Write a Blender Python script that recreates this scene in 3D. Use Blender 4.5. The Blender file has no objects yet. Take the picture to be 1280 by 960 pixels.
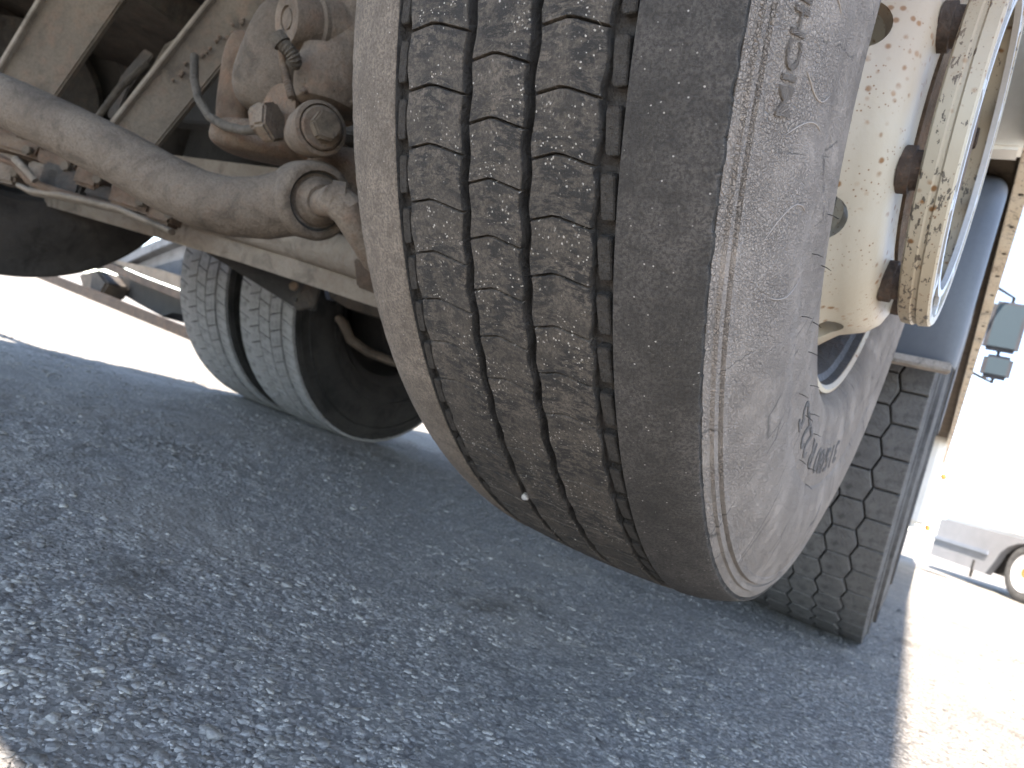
import bpy, bmesh, math, random
import numpy as np
from mathutils import Vector, Matrix
R = math.radians
random.seed(7); rng = np.random.default_rng(7)
sc = bpy.context.scene
COL = sc.collection

# ------------------------------------------------------------------ camera
YAW, PITCH, ROLL, CAMH, FPX = -0.5497, 0.0301, 0.3025, 0.3047, 868.1
fw = Vector((math.sin(YAW)*math.cos(PITCH), math.cos(YAW)*math.cos(PITCH), math.sin(PITCH)))
r0 = Vector((math.cos(YAW), -math.sin(YAW), 0)); u0 = r0.cross(fw)
rt = math.cos(ROLL)*r0 + math.sin(ROLL)*u0
up = -math.sin(ROLL)*r0 + math.cos(ROLL)*u0
CAM = Vector((0, 0, CAMH))
cd = bpy.data.cameras.new('camera'); cam = bpy.data.objects.new('camera', cd); COL.objects.link(cam)
m = Matrix((rt, up, -fw)).transposed().to_4x4(); m.translation = CAM
cam.matrix_world = m
cd.sensor_width = 36; cd.lens = FPX/1280*36; cd.clip_start = 0.02; cd.clip_end = 2000
cd.dof.use_dof = True; cd.dof.focus_distance = 0.42; cd.dof.aperture_fstop = 13
sc.camera = cam

def at(u, v, d):
    """world point seen at pixel (u, v) of the 1280 x 960 photograph, d metres deep"""
    return CAM + (fw + rt*((u-640)/FPX) - up*((v-480)/FPX))*d

# ------------------------------------------------------------------ world, sun, exposure
SUN_EL, SUN_AZ = 62, 181.1      # azimuth clockwise from +Y: the sun stands behind the camera
w = bpy.data.worlds.new('World'); sc.world = w; w.use_nodes = True
nt = w.node_tree; nt.nodes.clear()
sky = nt.nodes.new('ShaderNodeTexSky'); sky.sky_type = 'NISHITA'; sky.sun_disc = False
sky.sun_elevation = R(SUN_EL); sky.sun_rotation = R(SUN_AZ); sky.dust_density = 0; sky.ozone_density = 2; sky.altitude = 500; sky.air_density = .45
bg = nt.nodes.new('ShaderNodeBackground'); bg.inputs['Strength'].default_value = 0.115
wo = nt.nodes.new('ShaderNodeOutputWorld')
wb = nt.nodes.new('ShaderNodeMix'); wb.data_type = 'RGBA'; wb.blend_type = 'MULTIPLY'      # camera white balance
wb.inputs[0].default_value = 1; wb.inputs[7].default_value = (1.24, .98, .74, 1)
nt.links.new(sky.outputs[0], wb.inputs[6]); nt.links.new(wb.outputs[2], bg.inputs[0]); nt.links.new(bg.outputs[0], wo.inputs[0])
sd = bpy.data.lights.new('sun', 'SUN'); sd.energy = 2.0; sd.angle = R(0.5); sd.color = (1, .9, .8)
sun = bpy.data.objects.new('sun', sd); COL.objects.link(sun)
az, el = R(SUN_AZ), R(SUN_EL)
sdir = Vector((math.sin(az)*math.cos(el), math.cos(az)*math.cos(el), math.sin(el)))
sun.rotation_euler = sdir.to_track_quat('Z', 'Y').to_euler()
sun.location = sdir*20
sc.view_settings.view_transform = 'Standard'; sc.view_settings.look = 'None'
sc.view_settings.gamma = 1; sc.view_settings.exposure = 3.62
sc.render.engine = 'CYCLES'
sc.cycles.max_bounces = 8; sc.cycles.diffuse_bounces = 6

# ------------------------------------------------------------------ materials
class NT:
    def __init__(s, name):
        s.m = bpy.data.materials.new(name); s.m.use_nodes = True; s.t = s.m.node_tree; s.t.nodes.clear()
        s.out = s.n('ShaderNodeOutputMaterial'); s.p = s.n('ShaderNodeBsdfPrincipled')
        s.l(s.p.outputs[0], s.out.inputs[0])
    def n(s, k, **kw):
        x = s.t.nodes.new(k)
        for a, b in kw.items(): setattr(x, a, b)
        return x
    def l(s, a, b): s.t.links.new(a, b)
    def coord(s, kind='Object', scale=(1, 1, 1)):
        c = s.n('ShaderNodeTexCoord'); mp = s.n('ShaderNodeMapping'); mp.inputs['Scale'].default_value = scale
        s.l(c.outputs[kind], mp.inputs[0]); return mp.outputs[0]
    def noise(s, vec, scale, detail=6, rough=.6, dist=0):
        x = s.n('ShaderNodeTexNoise'); x.inputs['Scale'].default_value = scale; x.inputs['Detail'].default_value = detail
        x.inputs['Roughness'].default_value = rough; x.inputs['Distortion'].default_value = dist
        s.l(vec, x.inputs['Vector']); return x.outputs['Fac']
    def vor(s, vec, scale, feature='F1', out='Distance', rnd=1):
        x = s.n('ShaderNodeTexVoronoi', feature=feature); x.inputs['Scale'].default_value = scale
        x.inputs['Randomness'].default_value = rnd
        s.l(vec, x.inputs['Vector']); return x.outputs[out]
    def ramp(s, fac, stops, mode='LINEAR'):
        x = s.n('ShaderNodeValToRGB'); cr = x.color_ramp; cr.interpolation = mode
        for i, (p, c) in enumerate(stops):
            e = cr.elements[i] if i < 2 else cr.elements.new(p)
            e.position = p
            if not isinstance(c, (tuple, list)): c = (c, c, c)
            e.color = (*c, 1)
        s.l(fac, x.inputs[0]); return x.outputs[0]
    def mix(s, fac, a, b, blend='MIX'):
        x = s.n('ShaderNodeMix', data_type='RGBA', blend_type=blend)
        for k, v in ((0, fac), (6, a), (7, b)):
            if isinstance(v, (int, float)): x.inputs[k].default_value = v if k == 0 else (v, v, v, 1)
            elif isinstance(v, tuple): x.inputs[k].default_value = (*v, 1)
            else: s.l(v, x.inputs[k])
        return x.outputs[2]
    def math(s, op, a, b=0.0):
        x = s.n('ShaderNodeMath', operation=op)
        for k, v in ((0, a), (1, b)):
            if isinstance(v, (int, float)): x.inputs[k].default_value = v
            else: s.l(v, x.inputs[k])
        return x.outputs[0]
    def bump(s, h, dist=.001, strength=1.0, prev=None):
        x = s.n('ShaderNodeBump'); x.inputs['Distance'].default_value = dist; x.inputs['Strength'].default_value = strength
        s.l(h, x.inputs['Height'])
        if prev is not None: s.l(prev, x.inputs['Normal'])
        return x.outputs[0]
    def fin(s, col, rough=.8, normal=None, metal=0, spec=.3):
        for k, v in (('Base Color', col), ('Roughness', rough), ('Metallic', metal), ('Specular IOR Level', spec)):
            i = s.p.inputs[k]
            if isinstance(v, (int, float)): i.default_value = v
            elif isinstance(v, tuple): i.default_value = (*v, 1)
            else: s.l(v, i)
        if normal is not None: s.l(normal, s.p.inputs['Normal'])
        return s.m

def mat_dirty(name, base, dust, scale=8, rust=0, dark=.5, rough=.85, bump=.0012, spec=.25):
    t = NT(name); c = t.coord('Object')
    n1 = t.noise(c, scale, 8, .65); n2 = t.noise(c, scale*7, 5, .6); n3 = t.noise(c, scale*40, 3, .7)
    col = t.mix(t.ramp(n1, [(.35, 0), (.65, 1)]), base, dust)
    if rust: col = t.mix(t.ramp(n2, [(.5, 0), (.68, rust)]), col, (.15, .085, .052))
    col = t.mix(t.ramp(n3, [(.3, dark), (.55, 0)]), col, tuple(x*.45 for x in base))
    if rough > .8:
        gr = t.ramp(t.noise(c, scale*2.3, 5, .7, .6), [(.5, 0), (.66, .6)])
        col = t.mix(gr, col, tuple(x*.4 for x in base))
    n4 = t.noise(c, 620, 3, .7)
    nb = t.bump(n4, bump*.5); nb = t.bump(n3, bump*1.0, prev=nb); nb = t.bump(n2, bump*3.0, prev=nb)
    return t.fin(col, rough, nb, spec=spec)

M = {}
M['cast'] = mat_dirty('dusty_cast_iron', (0.097, 0.074, 0.055), (0.168, 0.134, 0.101), 7, .35)
M['rod'] = mat_dirty('dusty_painted_rod', (0.101, 0.079, 0.059), (0.147, 0.118, 0.090), 9, .12, .6)
M['rusty'] = mat_dirty('rusty_dusty_steel', (0.097, 0.062, 0.040), (0.155, 0.117, 0.083), 9, .7)
M['beam'] = mat_dirty('grey_brown_beam', (0.080, 0.063, 0.046), (0.126, 0.100, 0.072), 5, .3, .4)
M['beamlight'] = mat_dirty('pale_dusty_steel', (0.168, 0.138, 0.104), (0.235, 0.198, 0.155), 6, .2, .3)
M['black'] = mat_dirty('black_chassis_paint', (.018, .017, .016), (.04, .036, .032), 4, 0, .3, .7)
M['darkgrey'] = mat_dirty('dark_grey_steel', (0.038, 0.033, 0.029), (0.076, 0.066, 0.054), 6, .2, .4)
M['hose'] = mat_dirty('grey_rubber_hose', (0.063, 0.052, 0.040), (0.118, 0.099, 0.076), 30, 0, .3)
M['fender'] = mat_dirty('blue_grey_plastic', (0.060, 0.068, 0.085), (0.085, 0.095, 0.111), 3, 0, .1, .5, .0002, .4)
M['fenderlip'] = mat_dirty('dusty_plastic_lip', (.3, .27, .24), (.4, .36, .32), 20, 0, .3)
M['white'] = mat_dirty('white_body_paint', (.7, .68, .62), (.8, .79, .76), 4, .06, .05, .4, .0002, .5)
M['vanwhite'] = mat_dirty('white_vehicle_paint', (.78, .78, .78), (.82, .82, .82), 2, 0, 0, .3, .0001, .5)
M['vangrey'] = mat_dirty('pale_grey_skirt', (.2, .2, .21), (.26, .26, .27), 2, 0, .1, .5, .0001)
M['greybody'] = mat_dirty('light_blue_grey_paint', (.17, .19, .23), (.24, .26, .3), 2, 0, .1, .5, .0001)
M['brownrail'] = mat_dirty('brown_dusty_rail', (.09, .07, .058), (.15, .125, .105), 3, .4, .3)
M['mirrorshell'] = mat_dirty('black_mirror_shell', (.03, .03, .035), (.05, .05, .055), 5, 0, 0, .5, .0001)
M['trailrail'] = mat_dirty('shade_darkened_rail', (0.019, 0.014, 0.012), (0.038, 0.031, 0.025), 3, .3)  # rail brown darkened: the shade on the trailer's side is in the colour
M['trailbeige'] = mat_dirty('shade_darkened_beige', (.075, .066, .055), (.11, .098, .082), 3, .2)  # beige darkened too, with the side's shade painted in
M['trailgrey'] = mat_dirty('shade_darkened_blue_grey', (.07, .078, .09), (.1, .11, .125), 3, 0)  # blue grey lowered to look shaded while the sun strikes it
M['orange'] = NT('orange_plastic').fin((.75, .2, .05), .4)
M['bouncefloor'] = mat_dirty('pale_bounce_underside', (.42, .4, .37), (.52, .49, .45), 2, .1)  # underside lightened to throw sunlight onto the shaded ground
t = NT('mirror_glass'); M['mirror'] = t.fin((.035, .05, .06), .5, metal=0, spec=.15)
t = NT('window_glass'); M['glass'] = t.fin((.04, .06, .07), .05, spec=.8)
M['plainrubber'] = mat_dirty('plain_dark_rubber', (0.023, 0.022, 0.020), (0.047, 0.043, 0.038), 6, 0, .3, .85)
M['tagrubber'] = mat_dirty('brownish_dark_rubber', (0.035, 0.030, 0.025), (0.066, 0.056, 0.047), 5, 0, .2, .85)
M['tyregrey'] = mat_dirty('mid_grey_dusty_rubber', (.075, .072, .07), (.13, .127, .124), 8, 0, .3, .85)
M['hexblock'] = mat_dirty('grey_worn_tread_rubber', (0.105, 0.098, 0.093), (0.154, 0.146, 0.136), 25, 0, .4, .85)
M['whiteblock'] = mat_dirty('dusty_white_tread_rubber', (0.198, 0.192, 0.185), (0.292, 0.285, 0.273), 20, 0, .25, .9)
M['groove'] = mat_dirty('black_groove_rubber', (.034, .031, .028), (.075, .067, .06), 40, 0, .2, .9)

# painted cream metal with rust spots and flaked chips
def mat_cream(name, base, chips, rustd):
    t = NT(name); c = t.coord('Object')
    n1 = t.noise(c, 6, 6); n2 = t.noise(c, 30, 6, .65); n3 = t.noise(c, 160, 4, .7)
    col = t.mix(t.ramp(n1, [(.35, 0), (.7, .8)]), base, tuple(x*y for x, y in zip(base, (.93, .84, .7))))
    # brown spots, clustered
    for sc_, thr, cc, cl in ((66, .22, (.2, .095, .03), (.5, .58)), (85, .28, (.16, .08, .03), (.5, .56)), (230, .24, (.15, .08, .04), (.46, .54))):
        dv = t.n('ShaderNodeTexVoronoi'); dv.inputs['Scale'].default_value = sc_; t.l(c, dv.inputs['Vector'])
        spot = t.ramp(t.math('ADD', dv.outputs['Distance'], t.math('MULTIPLY', n3, .14)), [(thr*.75, 1), (thr*1.25, 0)])
        pick = t.ramp(t.noise(c, 13 if sc_ < 100 else 20, 3), [(cl[0], 0), (cl[1], rustd)])
        col = t.mix(t.math('MULTIPLY', spot, pick), col, cc)
    if chips:
        ch = t.noise(t.coord('Object', (260, 110, 110)), 1.0, 5, .6, .3); zone = t.noise(c, 11, 3)
        k = t.ramp(t.math('ADD', ch, t.math('MULTIPLY', zone, .7)), [(.945, 0), (.965, 1)])
        col = t.mix(k, col, (.09, .078, .062))
    col = t.mix(t.ramp(t.noise(c, 3.2, 2), [(.5, 0), (.66, .25)]), col, (.38, .2, .09))
    nb = t.bump(n3, .0003); nb = t.bump(n2, .0005, prev=nb)
    return t.fin(col, .42, nb, spec=.4)
M['cream'] = mat_cream('cream_paint_with_rust_spots', (0.352, 0.323, 0.267), False, 1)
M['barrel'] = mat_dirty('grey_painted_barrel', (.035, .034, .036), (.07, .067, .067), 8, .2, .3, .5)
M['lug'] = mat_dirty('brown_rusty_lug', (.06, .042, .032), (.12, .092, .075), 30, .6, .4)
M['face'] = mat_dirty('pale_worn_face', (.4, .4, .4), (.46, .46, .46), 8, .05, .15, .3, .0002, .5)
M['creamchip'] = mat_cream('cream_paint_flaking', (0.370, 0.331, 0.258), True, 1)
M['railpaint'] = mat_cream('cream_rail_paint', (.62, .57, .47), True, .6)
M['chrome'] = NT('polished_aluminium').fin((.62, .63, .65), .28, metal=.9)

# worn tread rubber of the near tyre. UV: u = metres round the tyre, v = metres across
def mat_tread(name, base, dust, spots, chips, dusty):
    t = NT(name); uv = t.coord('UV')
    st = t.coord('UV', (1.0, .38, 1))
    n0 = t.noise(uv, 11, 5, .6); n1 = t.noise(st, 210, 6, .7, .3); n2 = t.noise(uv, 420, 4, .75); n4 = t.noise(uv, 1400, 3, .7)
    col = t.mix(t.ramp(n0, [(.38, 0), (.62, 1)]), base, dust)
    col = t.mix(t.ramp(t.noise(uv, 70, 5, .7), [(.38, .65), (.56, 0)]), col, tuple(x*.62 for x in base))
    col = t.mix(t.ramp(n2, [(.42, .75), (.56, 0)]), col, tuple(x*.5 for x in base))
    if spots:
        zone = t.ramp(t.noise(uv, 26, 4, .6), [(.42, 0), (.54, 1)])
        k = t.math('MULTIPLY', t.ramp(n1, [(.47, 0), (.53, spots)]), t.math('ADD', t.math('MULTIPLY', zone, .75), .25))
        col = t.mix(k, col, (.02, .018, .016))
        # scuffed streaks across the rib
        k2 = t.math('MULTIPLY', t.ramp(t.noise(t.coord('UV', (1.0, .12, 1)), 300, 5, .7), [(.58, 0), (.68, .6)]), zone)
        col = t.mix(k2, col, (.03, .028, .026))
    if chips:
        dv = t.n('ShaderNodeTexVoronoi'); dv.inputs['Scale'].default_value = 310; t.l(uv, dv.inputs['Vector'])
        sp = t.ramp(t.math('ADD', dv.outputs['Distance'], t.math('MULTIPLY', t.noise(uv, 900, 4, .8), .75)), [(.50, 1), (.60, 0)])
        zone2 = t.ramp(t.noise(uv, 28, 5, .7), [(.49, 0), (.57, chips)])
        col = t.mix(t.math('MULTIPLY', sp, zone2), col, (.42, .38, .33))
    dv = t.n('ShaderNodeTexVoronoi'); dv.inputs['Scale'].default_value = 150; t.l(uv, dv.inputs['Vector'])
    sp = t.ramp(t.math('ADD', dv.outputs['Distance'], t.math('MULTIPLY', n2, .2)), [(.13, 1), (.2, 0)])
    col = t.mix(t.math('MULTIPLY', sp, dusty), col, (.42, .38, .34))
    lg = t.math('MULTIPLY', t.ramp(t.noise(uv, 700, 3, .7), [(.55, 0), (.68, .8)]), t.ramp(t.noise(uv, 35, 3), [(.4, .2), (.6, 1)]))
    col = t.mix(t.math('MULTIPLY', lg, dusty*.6), col, tuple(min(1, x*1.75) for x in dust))
    nb = t.bump(n4, .0005); nb = t.bump(n2, .0012, prev=nb); nb = t.bump(n1, .0006, prev=nb)
    return t.fin(col, .78, nb, spec=.3)
M['rib'] = mat_tread('worn_spotted_tread_rubber', (0.066, 0.055, 0.044), (0.113, 0.093, 0.074), .95, .9, .6)
M['ribleft'] = mat_tread('dusty_brown_shoulder_rubber', (0.134, 0.108, 0.084), (0.207, 0.168, 0.133), .0, 0, .8)
M['ribright'] = mat_tread('dark_grey_shoulder_rubber', (0.046, 0.040, 0.034), (0.083, 0.072, 0.063), .0, 0, .8)
M['tie'] = mat_dirty('dusty_groove_rubber', (.028, .024, .02), (.06, .052, .044), 30, 0, .7)

def mat_sidewall():
    t = NT('cracked_grey_sidewall_rubber'); uv = t.coord('UV')
    n0 = t.noise(uv, 9, 5, .6); n2 = t.noise(uv, 500, 4, .75)
    wob = t.n('ShaderNodeTexNoise'); wob.inputs['Scale'].default_value = 90; t.l(uv, wob.inputs['Vector'])
    vm = t.n('ShaderNodeVectorMath', operation='MULTIPLY_ADD'); t.l(wob.outputs['Color'], vm.inputs[0]); vm.inputs[1].default_value = (.008, .008, 0); t.l(uv, vm.inputs[2])
    e1 = t.vor(vm.outputs[0], 330, 'DISTANCE_TO_EDGE'); e2 = t.vor(vm.outputs[0], 640, 'DISTANCE_TO_EDGE')
    zone = t.ramp(t.noise(uv, 20, 3), [(.3, .2), (.6, 1)])
    cr = t.mix(zone, (1., 1., 1.), t.ramp(t.math('MINIMUM', e1, t.math('MULTIPLY', e2, 1.4)), [(.0, 0), (.1, 1)]))
    # a few long radial splits
    vs = t.n('ShaderNodeMapping'); vs.inputs['Scale'].default_value = (17, 3.3, 1); t.l(vm.outputs[0], vs.inputs[0])
    el_ = t.vor(vs.outputs[0], 1.0, 'DISTANCE_TO_EDGE')
    msk = t.ramp(t.noise(uv, 16, 2), [(.5, 0), (.56, 1)])
    lng = t.math('MULTIPLY', t.ramp(el_, [(.0, 1), (.014, 0)]), msk)
    col = t.mix(t.ramp(n0, [(.35, 0), (.65, 1)]), (.24, .202, .17), (.325, .277, .236))
    col = t.mix(t.ramp(n2, [(.4, .4), (.6, 0)]), col, (.18, .16, .142))
    col = t.mix(t.math('MULTIPLY', t.ramp(cr, [(.0, .45), (.6, 0)]), .8), col, (.15, .134, .12))
    col = t.mix(t.math('MULTIPLY', lng, .75), col, (.06, .055, .05))
    col = t.mix(t.ramp(t.noise(uv, 26, 4), [(.66, 0), (.78, .35)]), col, (.27, .17, .12))
    nb = t.bump(n2, .0008); nb = t.bump(cr, .0013, prev=nb)
    return t.fin(col, .8, nb, spec=.25)
M['side'] = mat_sidewall()
M['letter'] = mat_dirty('dark_sidewall_lettering', (.13, .12, .112), (.19, .175, .165), 60, 0, .2)

def mat_asphalt():
    t = NT('worn_asphalt'); c = t.coord('Object')
    vc = t.n('ShaderNodeTexVoronoi'); vc.inputs['Scale'].default_value = 105; t.l(c, vc.inputs['Vector'])
    cell = t.n('ShaderNodeSeparateColor'); t.l(vc.outputs['Color'], cell.inputs[0])
    v2 = t.n('ShaderNodeTexVoronoi'); v2.inputs['Scale'].default_value = 260; t.l(c, v2.inputs['Vector'])
    cell2 = t.n('ShaderNodeSeparateColor'); t.l(v2.outputs['Color'], cell2.inputs[0])
    n0 = t.noise(c, 1.3, 6, .6); n1 = t.noise(c, 14, 5, .6); n2 = t.noise(c, 300, 5, .7); nbig = t.noise(c, .35, 4)
    stone = t.ramp(cell.outputs[0], [(0, (0.183, 0.168, 0.149)), (.4, (0.342, 0.320, 0.288)), (.75, (0.451, 0.421, 0.378)), (1, (0.659, 0.610, 0.537))])
    fine = t.ramp(cell2.outputs[0], [(0, (0.098, 0.091, 0.082)), (.6, (0.256, 0.238, 0.213)), (1, (0.561, 0.512, 0.451))])
    k = t.ramp(t.math('ADD', vc.outputs['Distance'], t.math('MULTIPLY', n2, .3)), [(.42, 1), (.56, 0)])
    col = t.mix(t.math('MULTIPLY', k, .8), fine, stone)
    col = t.mix(t.ramp(n1, [(.4, .35), (.6, 0)]), col, (0.183, 0.172, 0.156))
    col = t.mix(t.ramp(n0, [(.42, .5), (.6, 0)]), col, (0.220, 0.205, 0.183))
    col = t.mix(t.ramp(t.noise(c, 2.6, 4, .55), [(.52, 0), (.64, .55)]), col, (0.329, 0.293, 0.244))
    col = t.mix(t.ramp(t.noise(c, 3.4, 5, .6, .5), [(.58, 0), (.68, .7)]), col, (0.091, 0.078, 0.061))
    col = t.mix(t.ramp(nbig, [(.45, 0), (.62, .3)]), col, (0.305, 0.287, 0.256))
    h = t.math('ADD', t.math('MULTIPLY', k, 1.0), t.math('MULTIPLY', n2, .8))
    nb = t.bump(n2, .0015); nb = t.bump(h, .003, prev=nb); nb = t.bump(n1, .006, prev=nb)
    return t.fin(col, .72, nb, spec=.35)
M['asphalt'] = mat_asphalt()
def mat_stones():
    t = NT('asphalt_aggregate'); a = t.n('ShaderNodeAttribute'); a.attribute_name = 'shade'; c = t.coord('Object')
    col = t.ramp(a.outputs['Fac'], [(0, (.11, .1, .088)), (.35, (.25, .232, .205)), (.75, (.36, .335, .295)), (.96, (.46, .425, .37)), (1, (.6, .55, .47))])
    n2 = t.noise(c, 420, 4, .7)
    col = t.mix(t.ramp(n2, [(.35, .5), (.6, 0)]), col, (.12, .11, .1))
    return t.fin(col, .7, t.bump(n2, .0012), spec=.3)
M['stones'] = mat_stones()

# ------------------------------------------------------------------ helpers
def link(o, parent=None):
    COL.objects.link(o)
    if parent is not None: o.parent = parent
    return o
def tag(o, label=None, cat=None, group=None, kind=None):
    for k, v in (('label', label), ('category', cat), ('group', group), ('kind', kind)):
        if v: o[k] = v
    return o
def empty(name, loc=(0, 0, 0)):
    o = bpy.data.objects.new(name, None); o.location = loc; o.empty_display_size = .2; return link(o)
def smooth(me, ang=35):
    me.polygons.foreach_set('use_smooth', [True]*len(me.polygons))
    me.set_sharp_from_angle(angle=R(ang))
class MB:
    def __init__(s): s.v = []; s.f = []; s.uv = []; s.hasuv = False
    def add(s, vs, fs, uvs=None):
        b = len(s.v); s.v += [tuple(x) for x in vs]; s.f += [tuple(i+b for i in f) for f in fs]
        if uvs is not None: s.hasuv = True; s.uv += list(uvs)
        else: s.uv += [(0, 0)]*len(vs)
        return s
    def box(s, lo, hi, mat=None):
        vs = [Vector((x, y, z)) for x in (lo[0], hi[0]) for y in (lo[1], hi[1]) for z in (lo[2], hi[2])]
        if mat: vs = [mat @ v for v in vs]
        return s.add(vs, [(0, 1, 3, 2), (4, 6, 7, 5), (0, 4, 5, 1), (2, 3, 7, 6), (0, 2, 6, 4), (1, 5, 7, 3)])
    def prism(s, pts, off):
        n = len(pts); pts = [Vector(p) for p in pts]; off = Vector(off)
        vs = pts + [p+off for p in pts]
        return s.add(vs, [tuple(range(n)), tuple(range(2*n-1, n-1, -1))] + [(i, i+n, (i+1) % n+n, (i+1) % n) for i in range(n)])
    def tube(s, pts, rad, seg=20, cap=True, flat=1.0):
        pts = [Vector(p) for p in pts]; n = len(pts)
        rad = rad if isinstance(rad, (list, tuple)) else [rad]*n
        vs = []; fs = []; ref = None
        for i, p in enumerate(pts):
            tdir = (pts[min(i+1, n-1)]-pts[max(i-1, 0)]).normalized()
            if ref is None: ref = Vector((0, 0, 1)) if abs(tdir.z) < .9 else Vector((0, 1, 0))
            a = (ref - tdir*ref.dot(tdir)).normalized(); b = tdir.cross(a); ref = a
            for k in range(seg):
                t_ = 2*math.pi*k/seg; vs.append(p + (a*math.cos(t_)*flat + b*math.sin(t_))*rad[i])
        for i in range(n-1):
            for k in range(seg): fs.append((i*seg+k, i*seg+(k+1) % seg, (i+1)*seg+(k+1) % seg, (i+1)*seg+k))
        if cap: fs += [tuple(range(seg-1, -1, -1)), tuple((n-1)*seg+k for k in range(seg))]
        return s.add(vs, fs)
    def lathe(s, prof, mat=None, seg=64, close=False, uv=False, t0=0, t1=2*math.pi):
        """prof: list of (a, r) ; axis = local X"""
        n = len(prof); vs = []; fs = []; uvs = []; acc = [0]
        full = abs(t1-t0-2*math.pi) < 1e-6
        for i in range(1, n): acc.append(acc[-1]+math.hypot(prof[i][0]-prof[i-1][0], prof[i][1]-prof[i-1][1]))
        cols = seg if full else seg+1
        for k in range(cols):
            t_ = t0+(t1-t0)*k/seg
            for i, (a, r) in enumerate(prof):
                v = Vector((a, -r*math.cos(t_), r*math.sin(t_)))
                vs.append(mat @ v if mat else v); uvs.append(((t_ if t_ < math.pi else t_-2*math.pi)*.5, acc[i]))
        rows = n if close else n-1
        for k in range(seg):
            k2 = (k+1) % cols
            for i in range(rows):
                j = (i+1) % n; fs.append((k*n+i, k*n+j, k2*n+j, k2*n+i))
        return s.add(vs, fs, uvs if uv else None)
    def build(s, name, mat, parent=None, sm=35, bevel=0):
        me = bpy.data.meshes.new(name); me.from_pydata(s.v, [], s.f)
        me.materials.append(mat)
        if s.hasuv:
            ul = me.uv_layers.new(name='UVMap'); li = np.zeros(len(me.loops), dtype=np.int32)
            me.loops.foreach_get('vertex_index', li); ul.data.foreach_set('uv', np.array(s.uv, dtype=np.float32)[li].ravel())
        bm = bmesh.new(); bm.from_mesh(me); bmesh.ops.recalc_face_normals(bm, faces=bm.faces)
        if bevel: bmesh.ops.bevel(bm, geom=[e for e in bm.edges if len(e.link_faces) == 2 and e.calc_face_angle(0) > R(30)], offset=bevel, segments=2, affect='EDGES', clamp_overlap=True)
        bm.to_mesh(me); bm.free()
        if sm: smooth(me, sm)
        o = bpy.data.objects.new(name, me); return link(o, parent)

def frame(origin, xaxis, zhint=(0, 0, 1)):
    x = Vector(xaxis).normalized(); z = Vector(zhint); z = (z-x*z.dot(x)).normalized(); y = z.cross(x)
    mm = Matrix((x, y, z)).transposed().to_4x4(); mm.translation = Vector(origin); return mm
def cyl(p, q, r_, name, mat, parent, seg=32, cham=.002, extra=None):
    p = Vector(p); q = Vector(q); L = (q-p).length
    prof = extra(L) if extra else [(0, 0), (0, r_-cham), (cham, r_), (L-cham, r_), (L, r_-cham), (L, 0)]
    return MB().lathe(prof, frame(p, q-p), seg).build(name, mat, parent)
def hexbolt(p, axis, r_, h, name, mat, parent, rot=0.0):
    fr = frame(p, axis); pts = [fr @ Vector((0, r_*math.cos(rot+k*math.pi/3), r_*math.sin(rot+k*math.pi/3))) for k in range(6)]
    return MB().prism(pts, Vector(axis).normalized()*h).build(name, mat, parent, bevel=r_*.12)

# ------------------------------------------------------------------ ground
def spaced(lo, hi, step, far, grow=1.16):
    a = list(np.arange(lo, hi, step)); s_ = step; x = lo
    left = []
    while x > -far: s_ *= grow; x -= s_; left.append(x)
    s_ = step; x = a[-1]; right = []
    while x < far: s_ *= grow; x += s_; right.append(x)
    return np.array(left[::-1] + a + right)
def vnoise(X, Y, f, seed):
    g = np.random.default_rng(seed).random((256, 256)); x = X*f; y = Y*f; xi = np.floor(x).astype(int); yi = np.floor(y).astype(int)
    fx = x-xi; fy = y-yi; fx = fx*fx*(3-2*fx); fy = fy*fy*(3-2*fy)
    G = lambda i, j: g[i % 256, j % 256]
    return (G(xi, yi)*(1-fx)+G(xi+1, yi)*fx)*(1-fy)+(G(xi, yi+1)*(1-fx)+G(xi+1, yi+1)*fx)*fy
def gheight(X, Y):
    fade = np.clip(1-(np.hypot(X+.5, Y-1)-3)/3, 0, 1)
    return fade*(.006*vnoise(X, Y, 3, 1)+.0045*vnoise(X, Y, 12, 2)+.0035*vnoise(X, Y, 38, 3)+.004*vnoise(X, Y, 90, 4)) - .009*fade
xs = spaced(-1.7, .55, .006, 900); ys = spaced(.12, 2.4, .006, 900)
XX, YY = np.meshgrid(xs, ys, indexing='ij')
co = np.stack([XX, YY, gheight(XX, YY)], -1).reshape(-1, 3)
nx, ny = len(xs), len(ys)
I = (np.arange(nx-1)[:, None]*ny+np.arange(ny-1)[None]).ravel()
F_ = np.stack([I, I+ny, I+ny+1, I+1], -1)
me = bpy.data.meshes.new('ground'); me.vertices.add(len(co)); me.vertices.foreach_set('co', co.ravel())
me.loops.add(F_.size); me.loops.foreach_set('vertex_index', F_.ravel()); me.polygons.add(len(F_))
me.polygons.foreach_set('loop_start', np.arange(0, F_.size, 4)); me.update(calc_edges=True); me.materials.append(M['asphalt'])
me.polygons.foreach_set('use_smooth', [True]*len(F_))
g = link(bpy.data.objects.new('ground', me)); tag(g, kind='structure')

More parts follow.
